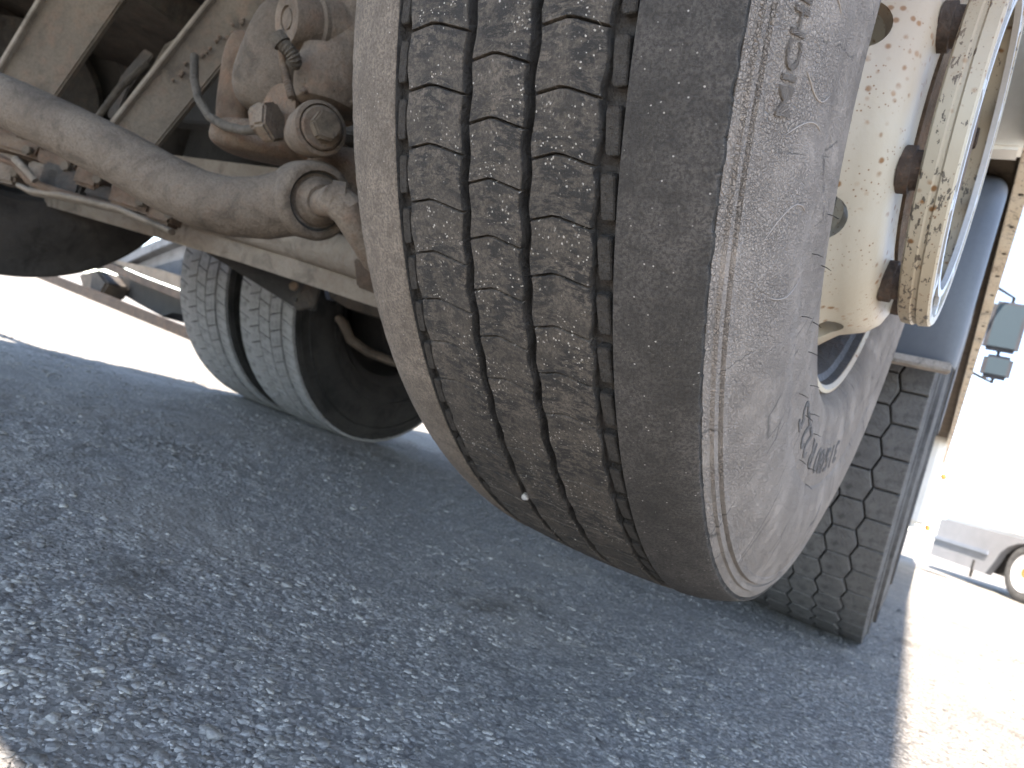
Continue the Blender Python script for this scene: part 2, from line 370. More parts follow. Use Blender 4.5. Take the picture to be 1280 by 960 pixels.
# loose and half-buried aggregate near the camera
def aggregate():
    bm = bmesh.new(); bmesh.ops.create_icosphere(bm, subdivisions=1, radius=1); bv = np.array([v.co[:] for v in bm.verts]); bf = np.array([[v.index for v in f.verts] for f in bm.faces]); bm.free()
    N = 90000
    # denser near the camera
    d = .27 + 3.0*rng.random(N)**1.35; ang = rng.uniform(-1.35, .28, N)
    x = np.sin(ang)*d; y = np.cos(ang)*d*1.0+.0
    # stones stand out where the binder has worn away, and stay buried elsewhere
    wear = .55*vnoise(x, y, 6, 11)+.45*vnoise(x, y, 21, 12)
    keep = rng.random(N) < np.clip((wear-.28)*2.6, .12, 1); d, ang, x, y = d[keep], ang[keep], x[keep], y[keep]; N = len(x)
    size = np.where(rng.random(N) < .9, rng.uniform(.0013, .0038, N), rng.uniform(.0036, .0072, N))*(1+.25*np.clip(d-.8, 0, 1.5))
    V = bv[None]*(1+rng.uniform(-.42, .42, (N, len(bv), 1))); V[..., 2] = np.minimum(V[..., 2], .55+.2*V[..., 0])
    el_ = rng.uniform(.6, 1.5, N)
    V = V*np.stack([size*el_, size/el_**.5, size*rng.uniform(.3, .6, N)*np.where(size > .004, .6, 1)], -1)[:, None]
    a = rng.uniform(0, 6.283, N); ca, sa = np.cos(a)[:, None], np.sin(a)[:, None]
    vx = V[..., 0]*ca-V[..., 1]*sa; vy = V[..., 0]*sa+V[..., 1]*ca
    z = gheight(x, y)-size*rng.uniform(-.05, .38, N)
    P_ = np.stack([vx+x[:, None], vy+y[:, None], V[..., 2]+z[:, None]], -1).reshape(-1, 3)
    Fc = (bf[None]+(np.arange(N)*len(bv))[:, None, None]).reshape(-1, 3)
    me = bpy.data.meshes.new('asphalt_stones'); me.vertices.add(len(P_)); me.vertices.foreach_set('co', P_.ravel())
    me.loops.add(Fc.size); me.loops.foreach_set('vertex_index', Fc.ravel()); me.polygons.add(len(Fc))
    me.polygons.foreach_set('loop_start', np.arange(0, Fc.size, 3)); me.update(calc_edges=True)
    at_ = me.attributes.new('shade', 'FLOAT', 'POINT'); at_.data.foreach_set('value', np.repeat(rng.random(N), len(bv)))
    me.materials.append(M['stones'])
    o = link(bpy.data.objects.new('asphalt_stones', me)); tag(o, 'grey stones of the worn asphalt in the shade beneath the truck', 'gravel', kind='stuff')
aggregate()

# ------------------------------------------------------------------ the truck
truck = tag(empty('truck', (-1.2, 3, 0)), 'heavy truck seen from below with a raised steering tyre close to the camera', 'truck')
TW = truck.matrix_world.copy()
def tpart(o):                       # parts are built in world space, then hung on the truck
    o.parent = truck; o.matrix_parent_inverse = Matrix.Translation((1.2, -3, 0)); return o

# ---- near tyre (385 mm wide, lifted axle)
C0 = Vector((-.1873, .7876, .6883)); ST, CB = -.0224, -.0098
ax = Vector((math.cos(ST)*math.cos(CB), math.sin(ST)*math.cos(CB), math.sin(CB)))
fwd = Vector((-math.sin(ST), math.cos(ST), 0)); upw = ax.cross(fwd)
WM = Matrix((ax, fwd, upw)).transposed().to_4x4(); WM.translation = C0
A0 = -.068; RT = .520
NP = 92; PITCHL = 2*math.pi*RT/NP
S0 = -.1815          # metres along the tread where a side-rib sipe lies
fr12 = [0, .03, .12, .24, .36, .47, .5, .53, .64, .76, .88, .97]
TH = []
for k in range(NP):
    for j, f in enumerate(fr12): TH.append(((k+f)*PITCHL/RT + S0/RT, j, k))
def surf(a): # tread crown (relative to tyre centre)
    return RT-.003*(a/.08)**2 if abs(a) < .08 else RT-.003-.0155*((abs(a)-.08)/.0605)**2
jit = rng.uniform(-1, 1, (NP*12, 12))
def make_rib(a0, a1, edges, sipe, mat, name='tread_rib', kinks=None, ncol=7):
    """a0, a1 inner edge positions, edges=(wobble fn left, right); sipe: None / 0 / 6"""
    cols = []
    us = [0, .012] + list(np.linspace(0, 1, ncol)[1:-1]) + [.988, 1]
    V = []; UV = []
    ncols = len(us)+2
    for i, (th, j, k) in enumerate(TH):
        wl = edges[0](j, k) if edges[0] else 0; wr = edges[1](j, k) if edges[1] else 0
        L = a0+wl; Rr = a1+wr
        row = []
        for q, u in enumerate(us):
            a = L+(Rr-L)*u; r_ = surf(a)
            sh = 0
            if sipe is not None:
                ap = .42; c_ = (u/ap if u < ap else 1-(u-ap)/(1-ap)*1.25)
                sh = .0048*c_*(1 if abs(fr12[j]-.5) < .3 or True else 0)
                near = min(abs(fr12[j]-(0 if sipe == 0 else .5)), abs(fr12[j]-1) if sipe == 0 else 1)
                sh *= max(0, 1-near*2.2)
                if j == sipe and (k*7919 % 13) < 12: r_ -= .0045
            if q in (0, len(us)-1): r_ -= .0008
            if q == 0 and edges[0]: a += jit[i, 1]*.00035
            if q == len(us)-1 and edges[1]: a += jit[i, 2]*.00035
            r_ += jit[i, 3+q % 8]*.00012
            row.append((a, r_, sh))
        row = [(row[0][0]-.0004, min(RT-.0135, row[0][1]-.012), row[0][2]*0)] + row + [(row[-1][0]+.0004, min(RT-.0135, row[-1][1]-.012), 0)]
        for a, r_, sh in row:
            t_ = th+sh/RT
            V.append((a+A0, -r_*math.cos(t_), r_*math.sin(t_))); tt = th if th < math.pi else th-2*math.pi
            UV.append((tt*RT, a))
    n = len(TH); F = []
    for i in range(n):
        i2 = (i+1) % n
        for q in range(ncols-1): F.append((i*ncols+q, i*ncols+q+1, i2*ncols+q+1, i2*ncols+q))
    mb = MB(); mb.add(V, F, UV); o = mb.build(name, mat, None, sm=50); o.matrix_basis = WM
    if sipe is not None or ncol == 9:
        o.data.materials.append(M['groove'])
        for p in o.data.polygons:
            q = min(p.vertices) % ncols
            qs = {v % ncols for v in p.vertices}
            if qs == {0, 1} or qs == {ncols-2, ncols-1}: p.material_index = 1
    return o
tyre = MB()
# carcass + sidewalls: profile from the inner bead over the tread base to the outer bead
half = [(.078, RT-.0125), (.136, .4940), (.1408, .4975), (.1425, .4945), (.1432, .4905), (.1458, .4895), (.1464, .4845), (.1446, .4835), (.1448, .4815), (.1482, .4805),
        (.1492, .4745), (.1486, .4735), (.1508, .467), (.1545, .453), (.1590, .434), (.1615, .414), (.1618, .394), (.1602, .374), (.1592, .3715), (.1582, .370), (.1590, .355),
        (.1592, .338), (.1590, .3245), (.1584, .3215), (.1575, .3195), (.1570, .306), (.1555, .2935), (.1515, .284), (.144, .2765), (.132, .269), (.112, .262)]
prof = [(-a+A0, r_) for a, r_ in half[::-1]] + [(a+A0, r_) for a, r_ in half]
tyre.lathe(prof, None, 360, uv=True)
near_tyre = tyre.build('tyre', M['side'], None, sm=28); near_tyre.matrix_basis = WM; tpart(near_tyre)
near_tyre['label'] = 'large smooth-worn tyre with zigzag ribs and cracked grey sidewall, raised off the ground'
def sub(o, parent):
    mw = o.matrix_basis.copy(); o.parent = parent
    o.matrix_parent_inverse = parent_world(parent).inverted(); o.matrix_basis = mw; return o
def parent_world(p):
    mm = p.matrix_basis.copy() if p.parent is None else parent_world(p.parent) @ p.matrix_parent_inverse @ p.matrix_basis
    return mm
zig = lambda ph, am: (lambda j, k: am*math.sin(2*math.pi*(fr12[j]+ph)))
notch = lambda ph, am, s: (lambda j, k: s*am*(1 if abs(((fr12[j]+ph) % 1)-.5) < .2 else (.35 if abs(((fr12[j]+ph) % 1)-.5) < .3 else -.2)))
base = make_rib(-.1405, .1405, (None, None), None, M['groove'], 'groove_floor', ncol=24)
for v in base.data.vertices:      # the black rubber between the ribs lies 9 mm down
    r_ = math.hypot(v.co.y, v.co.z); f = (RT-.0108)/r_ if r_ > RT-.0108 else 1
    if abs(v.co.x-A0) > .100: f = min(f, (RT-.034)/r_)
    v.co.y *= f; v.co.z *= f
sub(base, near_tyre)
torn = lambda j, k: .0011*math.sin(k*12.9+j*7.3)*math.sin(k*3.1)
ribs = [(-.1405, -.0818, (torn, None), None, M['ribleft'], 9), (-.0700, -.0214, (notch(.5, .0015, 1), zig(.25, .0009)), 0, M['rib'], 9),
        (-.0140, .0252, (zig(.25, .0009), zig(.5, .0010)), 6, M['rib'], 9), (.0328, .0752, (zig(.5, .0010), notch(.5, .0016, -1)), 0, M['rib'], 9),
        (.0895, .1405, (None, torn), None, M['ribright'], 9)]
for a0, a1, ed, sp, mt, nc in ribs: sub(make_rib(a0, a1, ed, sp, mt, ncol=nc), near_tyre)
# small tie blocks standing in the two outer grooves
def tie_mesh(wd, ln, skew, h=.0085):
    mb = MB(); hw, hl = wd/2, ln/2
    pts = [(-hw, -hl+.003), (-hw+.0012, -hl), (hw, -hl+.001), (hw, hl-.002), (hw-.001, hl), (-hw+.001, hl), (-hw, hl-.004)]
    bot = [Vector((x*1.05+skew*y, 0, y*1.04)) for x, y in pts]
    mb.prism([Vector((p.x, RT-.013, p.z)) for p in bot], (0, h, 0))
    # local: x across, y radial (outwards), z along the tread
    o = mb.build('groove_block', M['tie'], None, sm=20, bevel=.0006); return o
for (ac, wd, ln, sk, ph) in ((-.0764, .0072, .0245, .05, .5), (.0828, .0086, .0255, -.09, .5)):
    proto = tie_mesh(wd, ln, sk); first = True
    for k in range(NP):
        o = proto if first else proto.copy()
        if not first: COL.objects.link(o)
        first = False
        th = (k+ph)*PITCHL/RT+S0/RT
        rot = Matrix(((1, 0, 0), (0, -math.cos(th), math.sin(th)), (0, math.sin(th), math.cos(th)))).to_4x4()
        rot.translation = (A0+ac, -.0022*math.cos(th)*0, 0)
        o.matrix_basis = WM @ rot; sub(o, near_tyre)
# raised lettering on the sidewall
def sidepos(r_):
    pr = [(a+A0, rr) for a, rr in half[2:]]
    for (a1, r1), (a2, r2) in zip(pr, pr[1:]):
        if r2 <= r_ <= r1: return a1+(a2-a1)*(r1-r_)/(r1-r2+1e-9)
    return pr[0][0]
def side_text(txt, rb, h, th0, thlen, mat, raise_=.0011, name='sidewall_lettering'):
    cu = bpy.data.curves.new('t', 'FONT'); cu.body = txt; cu.size = 1; cu.extrude = 1; cu.resolution_u = 3; cu.offset = .012
    ob = bpy.data.objects.new('t', cu); COL.objects.link(ob); bpy.context.view_layer.update()
    me = bpy.data.meshes.new_from_object(ob.evaluated_get(bpy.context.evaluated_depsgraph_get())); bpy.data.objects.remove(ob); bpy.data.curves.remove(cu)
    xs_ = [v.co.x for v in me.vertices]; ysv = [v.co.y for v in me.vertices]; x0, x1, y1 = min(xs_), max(xs_), max(ysv); y0 = min(ysv)
    for v in me.vertices:
        th = th0+(v.co.x-x0)/(x1-x0)*thlen; r_ = rb+h*(v.co.y-y0)/(y1-y0)
        a = sidepos(r_)+(raise_ if v.co.z > 0 else -.003)
        v.co = (a, -r_*math.cos(th), r_*math.sin(th))
    me.materials.clear(); me.materials.append(mat); me.update()
    o = link(bpy.data.objects.new(name, me)); o.matrix_basis = WM; sub(o, near_tyre); return o
side_text('MICHELIN', .450, .014, R(-24.3), R(12.6), M['side'], .0012)
side_text('315/80 R 22.5', .328, .028, R(-112), R(47), M['letter'], .0008)
# brown split marks and long cracks as fine raised/recessed rubber flash
for (r1, r2, t_, bend) in ((.45, .40, -25.5, .02), (.44, .395, -21, -.03), (.455, .40, -33, .04), (.44, .39, -38, -.02), (.46, .41, -17, .03)):
    mb = MB(); pts = []
    for q in range(9):
        f = q/8; r_ = r1+(r2-r1)*f; th = R(t_)+bend*math.sin(f*2.6)
        pts.append(Vector((sidepos(r_)+.0002, -r_*math.cos(th), r_*math.sin(th))))
    mb.tube(pts, [.0001]+[.0005]*7+[.0001], 6); o = mb.build('rubber_flash', M['side'], None); o.matrix_basis = WM; sub(o, near_tyre)
# fine mould hairs on the inner sidewall band
for k in range(14):
    th = R(-88+k*4.2+rng.uniform(-1, 1)); r_ = rng.uniform(.31, .37); L_ = .008
    p = Vector((sidepos(r_), -r_*math.cos(th), r_*math.sin(th))); d_ = Vector((.75, rng.uniform(-.2, .2), rng.uniform(-.3, .1))).normalized()
    o = MB().tube([p, p+d_*L_*.5, p+d_*L_+Vector((0, 0, -.001))], [.0004, .00035, .0002], 5).build('rubber_hair', M['groove'], None); o.matrix_basis = WM; sub(o, near_tyre)

# ---- near wheel: rim barrel, dished disc with hand holes, hub, nuts, nut ring
barrel = MB().lathe([(.067, .2695), (.0720, .2680), (.0728, .2645), (.0700, .2605), (.062, .2590), (.058, .252), (.04, .246), (.0, .243), (-.21, .243), (-.21, .25), (.0, .25), (.035, .254), (.052, .259), (.060, .264), (.065, .2690)], None, 160, close=True).build('wheel_rim', M['barrel'], None, sm=40)
barrel.matrix_basis = WM; tpart(barrel)
barrel['label'] = 'steel wheel with cream rust-spotted dish and dark barrel inside the near tyre'
flg = MB().lathe([(.0662, .2702), (.0735, .2692), (.0750, .2650), (.0712, .2608), (.0662, .2620)], None, 160, close=True).build('rim_flange', M['cream'], None); flg.matrix_basis = WM; sub(flg, barrel)
disc = MB().lathe([(-.012, .2425), (.012, .240), (.036, .230), (.052, .216), (.066, .2045), (.08, .2), (.092, .196), (.102, .187), (.1075, .174), (.109, .156), (.109, .09), (.097, .09), (.097, .156), (.089, .177), (.08, .187), (.056, .195), (.036, .21), (.016, .228), (-.02, .2425)], None, 160, close=True).build('d', M['cream'], None, sm=40)
cut = MB(); HOLE0 = R(-88)
for k in range(8):
    th = HOLE0+k*R(45.0)
    p = Vector((.060, -.209*math.cos(th), .209*math.sin(th))); n_ = Vector((.5, -.86*math.cos(th), .86*math.sin(th))).normalized()
    cut.lathe([(-.05, 0), (-.05, .0215), (.05, .0215), (.05, 0)], frame(p, n_), 28)
cutter = cut.build('cutter', M['cream'], None, sm=0)
bo = disc.modifiers.new('b', 'BOOLEAN'); bo.operation = 'DIFFERENCE'; bo.object = cutter; bo.solver = 'EXACT'
bpy.context.view_layer.update()
dm = bpy.data.meshes.new_from_object(disc.evaluated_get(bpy.context.evaluated_depsgraph_get()))
bpy.data.objects.remove(disc); bpy.data.objects.remove(cutter)
dm.materials.clear(); dm.materials.append(M['cream']); smooth(dm, 40)
disc = link(bpy.data.objects.new('wheel_disc', dm)); disc.matrix_basis = WM; sub(disc, barrel)
hub = MB().lathe([(.09, 0), (.09, .128), (.112, .128), (.114, .112), (.118, .105), (.134, .1), (.138, .09), (.138, 0)], None, 72).build('hub', M['rusty'], None); hub.matrix_basis = WM; sub(hub, barrel)
for k in range(8):
    th = R(-77)+k*R(45); p = Vector((.107, -.158*math.cos(th), .158*math.sin(th)))
    o = MB().lathe([(0, 0), (0, .0205), (.010, .0205), (.0105, .0170), (.019, .0165), (.019, 0)], Matrix.Translation(p), 28).build('lug_nut', M['lug'], None); o.matrix_basis = WM; sub(o, barrel)
    q_ = p+Vector((.017, 0, 0)); pts = [q_+Vector((0, .0125*math.cos(a*math.pi/3), .0125*math.sin(a*math.pi/3))) for a in range(6)]
    o2 = MB().prism(pts, (.012, 0, 0)).build('stud_end', M['lug'], None, bevel=.001); o2.matrix_basis = WM; sub(o2, barrel)
ring = MB().lathe([(0.1240, 0.1748), (0.1260, 0.1778), (0.1355, 0.1785), (0.1370, 0.1767), (0.1400, 0.1767), (0.1417, 0.1785), (0.1510, 0.1774), (0.1530, 0.1752), (0.1528, 0.1666), (0.1487, 0.1654), (0.1485, 0.1723), (0.1265, 0.1721)], None, 144, close=True, uv=True).build('guard_ring', M['creamchip'], None, sm=30)
ring.matrix_basis = WM; tpart(ring)
ring['label'] = 'cream ring with flaking paint standing proud of the near wheel hub'
o = MB().lathe([(.1470, .1456), (.1528, .1456), (.1528, .138), (.1470, .138)], None, 96, close=True).build('inner_band', M['face'], None); o.matrix_basis = WM; sub(o, ring)
for k in range(10):
    th = R(-78)+k*R(36); pts = []
    for r_, dt in ((.1454, -.065), (.1454, .065), (.156, .03), (.1668, .07), (.1668, -.07), (.156, -.03)):
        pts.append(Vector((.1473, -r_*math.cos(th+dt), r_*math.sin(th+dt))))
    o = MB().prism(pts, (.0050, 0, 0)).build('spoke', M['face'], None, bevel=.0008); o.matrix_basis = WM; sub(o, ring)

# ---- generic wheels (drive axle, far side, front axle)
def std_profile(hw, ro, ri, bulge=.022):
    h = [(hw*.8, ro), (hw, ro-.006), (hw+.006, ro-.02), (hw+.004, ro-.03), (hw+.012, ro-.06), (hw+bulge, ro-.12), (hw+bulge*.9, ro-.17), (hw+.002, ri+.03), (hw-.012, ri+.006), (hw-.03, ri)]
    return [(-a, r_) for a, r_ in h[::-1]]+h
def wheel(center, name_label, rows, npitch, kind, bmat, smat, rimmat, hw=.135, ro=.53, blocks=True, dish=1):
    mb = MB().lathe(std_profile(hw, ro-(.014 if blocks or kind else 0), .29), None, 128, uv=True)
    ty = mb.build('tyre', smat, None, sm=40); Wm = Matrix.Translation(center); ty.matrix_basis = Wm; tpart(ty)
    if name_label: ty['label'] = name_label
    fl = MB().lathe([(-hw*.97, ro-.0135), (hw*.97, ro-.0135)], None, 128).build('groove_floor', M['groove'], None); fl.matrix_basis = Wm; sub(fl, ty)
    W_ = 2*hw/rows; P_ = 2*math.pi*ro/npitch
    for q_, (r1, r2) in enumerate(((ro-.032, ro-.040), (ro-.064, ro-.069), (ro-.165, ro-.172))):
        for s_ in (-1, 1):
            aa = [hw+.0045, hw+.0135, hw+.0225][q_]
            bd = MB().lathe([(s_*(aa-.006), r1), (s_*(aa+.0028), r1-.001), (s_*(aa+.0030), r2+.001), (s_*(aa-.006), r2)], None, 96).build('sidewall_band', smat, None, sm=30); bd.matrix_basis = Wm; sub(bd, ty)
    protos = []
    for r_i in range(rows):
        ac = -hw+W_*(r_i+.5); g_ = .0021 if kind == 'hex' else .0021
        if kind == 'hex':
            e = P_*.5-g_; wt = W_*.6-g_*1.05; wf = W_*.4-g_*.7      # flat edges across the tyre, points to the sides
            poly = [(-wt, 0), (-wf, -e), (wf, -e), (wt, 0), (wf, e), (-wf, e)]
            if r_i == 0: poly = [(-W_*.5, -e), (wf, -e), (wt, 0), (wf, e), (-W_*.5, e)]
            if r_i == rows-1: poly = [(-wt, 0), (-wf, -e), (W_*.5, -e), (W_*.5, e), (-wf, e)]
        else:
            sk = (.18 if r_i % 2 else -.18)*W_*1.6; x0, x1 = -W_/2+g_*.8, W_/2-g_*.8; e = P_/2-g_*.9
            poly = [(x0, -e-sk*.5), (x1, -e+sk*.5), (x1, e+sk*.5), (x0, e-sk*.5)]
        top = ro-.0095*(abs(ac)/hw)**3*1.0
        def pt(x, s_, rr): 
            t_ = s_/ro; return Vector((ac+x, -rr*math.cos(t_), rr*math.sin(t_)))
        vs = []; n = len(poly)
        for (x, s_) in poly: vs.append(pt(x*1.02, s_*1.02, ro-.016))
        for (x, s_) in poly: vs.append(pt(x, s_, top-.0012))
        for (x, s_) in poly: vs.append(pt(x*.93, s_*.95, top))
        fs = [(i, (i+1) % n, n+(i+1) % n, n+i) for i in range(n)] + [(n+i, n+(i+1) % n, 2*n+(i+1) % n, 2*n+i) for i in range(n)]
        vs.append(pt(0, 0, top+.0002)); fs += [(2*n+i, 2*n+(i+1) % n, 3*n) for i in range(n)]
        protos.append((vs, fs))
    if blocks == 'objects':
        for r_i, (vs, fs) in enumerate(protos):
            pm = MB().add(vs, fs).build('tread_block', bmat, None, sm=20); first = True
            for k in range(npitch):
                o = pm if first else pm.copy()
                if not first: COL.objects.link(o)
                first = False
                stg = (.5 if r_i % 2 else 0) if kind == 'hex' else (0, .5, .15, .62, .3, .8)[r_i % 6]
                o.matrix_basis = Wm @ Matrix.Rotation(-(k+stg)*2*math.pi/npitch, 4, 'X'); sub(o, ty)
    else:
        mb = MB()
        for r_i, (vs, fs) in enumerate(protos):
            for k in range(npitch):
                stg = (.5 if r_i % 2 else 0)
                rr = Matrix.Rotation(-(k+stg)*2*math.pi/npitch, 4, 'X'); mb.add([rr @ v for v in vs], fs)
        o = mb.build('tread_blocks', bmat, None, sm=20); o['kind'] = 'stuff'; o.matrix_basis = Wm; sub(o, ty)
    rim = MB().lathe([(-hw+.02, .3), (-hw+.01, .285), (-.02, .262), (dish*.0, .262), (dish*.06, .2), (dish*.06, .14), (dish*.06+.02*dish, .14), (dish*.08, .1), (dish*.08, 0.001),
                      (dish*.05, .001), (dish*.05, .19), (-dish*.02, .255), (hw-.03, .262), (hw-.01, .285), (hw-.006, .297)], None, 72).build('wheel_rim', rimmat, None, sm=40)
    rim.matrix_basis = Wm; tpart(rim)
    return ty
RZ = .525
wheel(Vector((-.170, 2.049, RZ)), 'drive tyre with hexagonal tread blocks behind the near tyre', 5, 50, 'hex', M['hexblock'], M['tyregrey'], M['cream'], blocks='objects', dish=-1)
wheel(Vector((-.535, 2.049, RZ)), None, 5, 50, 'hex', M['hexblock'], M['plainrubber'], M['black'], blocks='stuff')
wheel(Vector((-1.967, 2.045, RZ)), 'inner far-side dual tyre with pale dusty brick tread', 5, 58, 'brick', M['whiteblock'], M['plainrubber'], M['black'], blocks='objects', hw=.142, dish=-1)
wheel(Vector((-2.334, 2.045, RZ)), 'outer far-side dual tyre with pale dusty brick tread', 5, 58, 'brick', M['whiteblock'], M['plainrubber'], M['black'], blocks='objects', hw=.142)
wheel(Vector((-.25, 5.6, RZ)), 'front tyre far ahead on the near side', 5, 50, 'hex', M['hexblock'], M['plainrubber'], M['cream'], blocks='stuff')
wheel(Vector((-2.2, 5.6, RZ)), None, 5, 50, 'hex', M['hexblock'], M['plainrubber'], M['cream'], blocks='stuff')
# far-side tyre of the lifted axle, dark, seen from inside
tl = MB().lathe([(a, r_) for a, r_ in std_profile(.165, .521, .29, .03)], None, 160, uv=True).build('tyre', M['tagrubber'], None, sm=40)
WL = WM.copy(); WL.translation = Vector((-2.49, .86, .74)); tl.matrix_basis = WL; tpart(tl); tl['label'] = 'dark tyre of the raised axle on the far side'
rl = MB().lathe([(.15, .3), (.14, .28), (.05, .262), (-.13, .262), (-.15, .3)], None, 72).build('wheel_rim', M['black'], None); rl.matrix_basis = WL; tpart(rl)
for s_, a_ in ((1, .13),):
    o = MB().lathe([(.02, .262), (.02, .15), (.06, .2), (.12, .2), (.12, .0)], None, 72).build('brake_drum', M['darkgrey'], None); o.matrix_basis = WL; tpart(o)

# ---- body, floor, frame rails, cab
def tbox(name, lo, hi, mat, bevel=.004, label=None, mat4=None, parent=None):
    o = MB().box(lo, hi, mat4).build(name, mat, None, sm=30, bevel=bevel)
    (tpart(o) if parent is None else sub(o, parent))
    if label: o['label'] = label
    return o
tbox('cargo_body', (-2.55, -.57, 1.61), (.03, 5.2, 3.4), M['white'], .01)
tbox('floor_frame', (-2.5, -.57, 1.55), (.02, 5.2, 1.607), M['bouncefloor'])  # unseen floor, raised and kept pale to brighten the shade below
tbox('frame_rail', (-.95, -.44, 1.02), (-.87, 5.9, 1.35), M['black'])
tbox('frame_rail', (-1.75, -.44, 1.02), (-1.67, 5.9, 1.35), M['black'])
for y in (-.35, .2, .95, 1.5, 2.6, 3.6): tbox('cross_member', (-1.668, y, 1.08), (-.952, y+.09, 1.26), M['black'])
for y in np.arange(-.3, 5.1, .9): tbox('floor_bearer', (-2.48, y, 1.352), (-.1, y+.06, 1.548), M['darkgrey'])
tbox('cab', (-2.45, 6.0, .33), (.062, 7.9, 3.3), M['white'], .05)
tbox('front_panel', (-2.3, 5.95, .35), (-.3, 5.998, 1.0), M['black'])
# lower body rail on the near side: cream, spotted, runs forward
k_ = .0125
def rx(y): return -.013+k_*y
rail = MB()
rail.add([(rx(.9)-.006, .9, 1.0), (rx(.9)+.021, .9, 1.0), (rx(.9)+.021, .9, 1.34), (rx(.9)-.006, .9, 1.34), (rx(7.8)-.006, 7.8, 1.0), (rx(7.8)+.021, 7.8, 1.0), (rx(7.8)+.021, 7.8, 1.3), (rx(7.8)-.006, 7.8, 1.3)],
         [(0, 1, 2, 3), (7, 6, 5, 4), (0, 4, 5, 1), (1, 5, 6, 2), (2, 6, 7, 3), (3, 7, 4, 0)], [(0, 0), (0, .03), (0, .3), (0, .3), (5, 0), (5, .03), (5, .3), (5, .3)])
o = tpart(rail.build('side_rail', M['railpaint'], None, bevel=.002)); o['label'] = 'cream lower body rail with small holes'
for k in range(26):
    y = 1.25+k*.17; x = rx(y)+.0105
    c_ = MB().lathe([(0, 0), (0, .005), (.003, .005), (.003, 0)], frame((x, y, .9985), (0, 0, 1), (0, 1, 0)), 12).build('rail_rivet', M['darkgrey'], None); sub(c_, o)
sk_ = MB().add([(-.30, 1.45, 1.03), (rx(1.45)-.009, 1.45, 1.03), (rx(1.45)-.009, 1.45, 1.32), (-.30, 1.45, 1.32), (-.30, 6.0, 1.03), (rx(6)-.009, 6.0, 1.03), (rx(6)-.009, 6.0, 1.32), (-.30, 6.0, 1.32)], [(0, 1, 2, 3), (7, 6, 5, 4), (0, 4, 5, 1), (1, 5, 6, 2), (2, 6, 7, 3), (3, 7, 4, 0)])
tpart(sk_.build('sun_gap_filler', M['rod'], None, sm=0))  # added plate, closes the gap that let a strip of sun through
tbox('body_panel', (-.62, 1.37, .985), (-.001, 1.42, 1.45), M['white'], .006, 'white panel above the blue grey mudguard')

# mudguard over the drive wheels
gp = [(1.425, .600), (1.405, .70), (1.402, .82), (1.412, .90), (1.445, .955), (1.52, 1.01), (1.66, 1.07), (1.85, 1.11), (2.05, 1.12), (2.3, 1.11), (2.5, 1.06), (2.64, .95), (2.70, .8), (2.70, .62)]
mb = MB(); vs = []; fs = []
xp = [(-.70, 0), (-.05, 0), (-.022, .006), (-.008, .02), (-.003, .045), (-.006, .075)]   # x, inset towards the wheel
for (y, z) in gp:
    cy, cz = 2.05, .62; d_ = Vector((y-cy, z-cz)); n_ = d_.normalized()
    for x, ins in xp: vs.append((x, y-n_.x*ins, z-n_.y*ins))
nc = len(xp)
for i in range(len(gp)-1):
    for j in range(nc-1): fs.append((i*nc+j, i*nc+j+1, (i+1)*nc+j+1, (i+1)*nc+j))
mb.add(vs, fs); mg = mb.build('mudguard', M['fender'], None, sm=60)
so = mg.modifiers.new('s', 'SOLIDIFY'); so.thickness = .005; so.offset = -1
sb = mg.modifiers.new('u', 'SUBSURF'); sb.levels = 2; sb.render_levels = 2
tpart(mg); mg['label'] = 'blue grey plastic mudguard over the hexagonal tread tyre'
lip = MB().box((-.70, 1.398, .588), (-.012, 1.432, .604)).build('mudguard_lip', M['fenderlip'], None, bevel=.003); sub(lip, mg)

# door mirrors of the cab, far ahead
def mirror(u, v, w_, h_, d_, name='side_mirror'):
    c_ = at(u, v, d_); mm = frame(c_, (0, -1, 0)); # x towards the rear
    o = MB().box((-.07, -w_/2, -h_/2), (0, w_/2, h_/2), mm).build(name, M['mirrorshell'], None, bevel=.025); tpart(o)
    gl = MB().box((.0, -w_/2+.03, -h_/2+.03), (.004, w_/2-.03, h_/2-.03), mm).build('mirror_glass', M['mirror'], None); sub(gl, o)
    return c_
c1 = mirror(1258, 408, .24, .4, 5.4); c2 = mirror(1246, 458, .2, .19, 5.4)
o = MB().tube([(.05, 6.2, c1.z+.25), c1+Vector((0, .06, .25)), c1+Vector((0, .06, -.2)), c2+Vector((0, .06, -.12)), (.05, 6.2, c2.z-.12)], .013, 10).build('mirror_arm', M['black'], None); tpart(o)

# ---- undercarriage
V3 = Vector
def poly(pts, d, thick, name, mat, label=None, bevel=.003, parent=None):
    """plate: outline given as pixels (u, v[, depth]); real thickness away from the viewer"""
    P_ = [at(p[0], p[1], p[2] if len(p) > 2 else d) for p in pts]
    n_ = (P_[1]-P_[0]).cross(P_[2]-P_[1]).normalized()
    if n_.dot(fw) < 0: n_ = -n_
    o = MB().prism(P_, n_*thick).build(name, mat, None, sm=30, bevel=bevel)
    tpart(o) if parent is None else sub(o, parent)
    if label: o['label'] = label
    return o
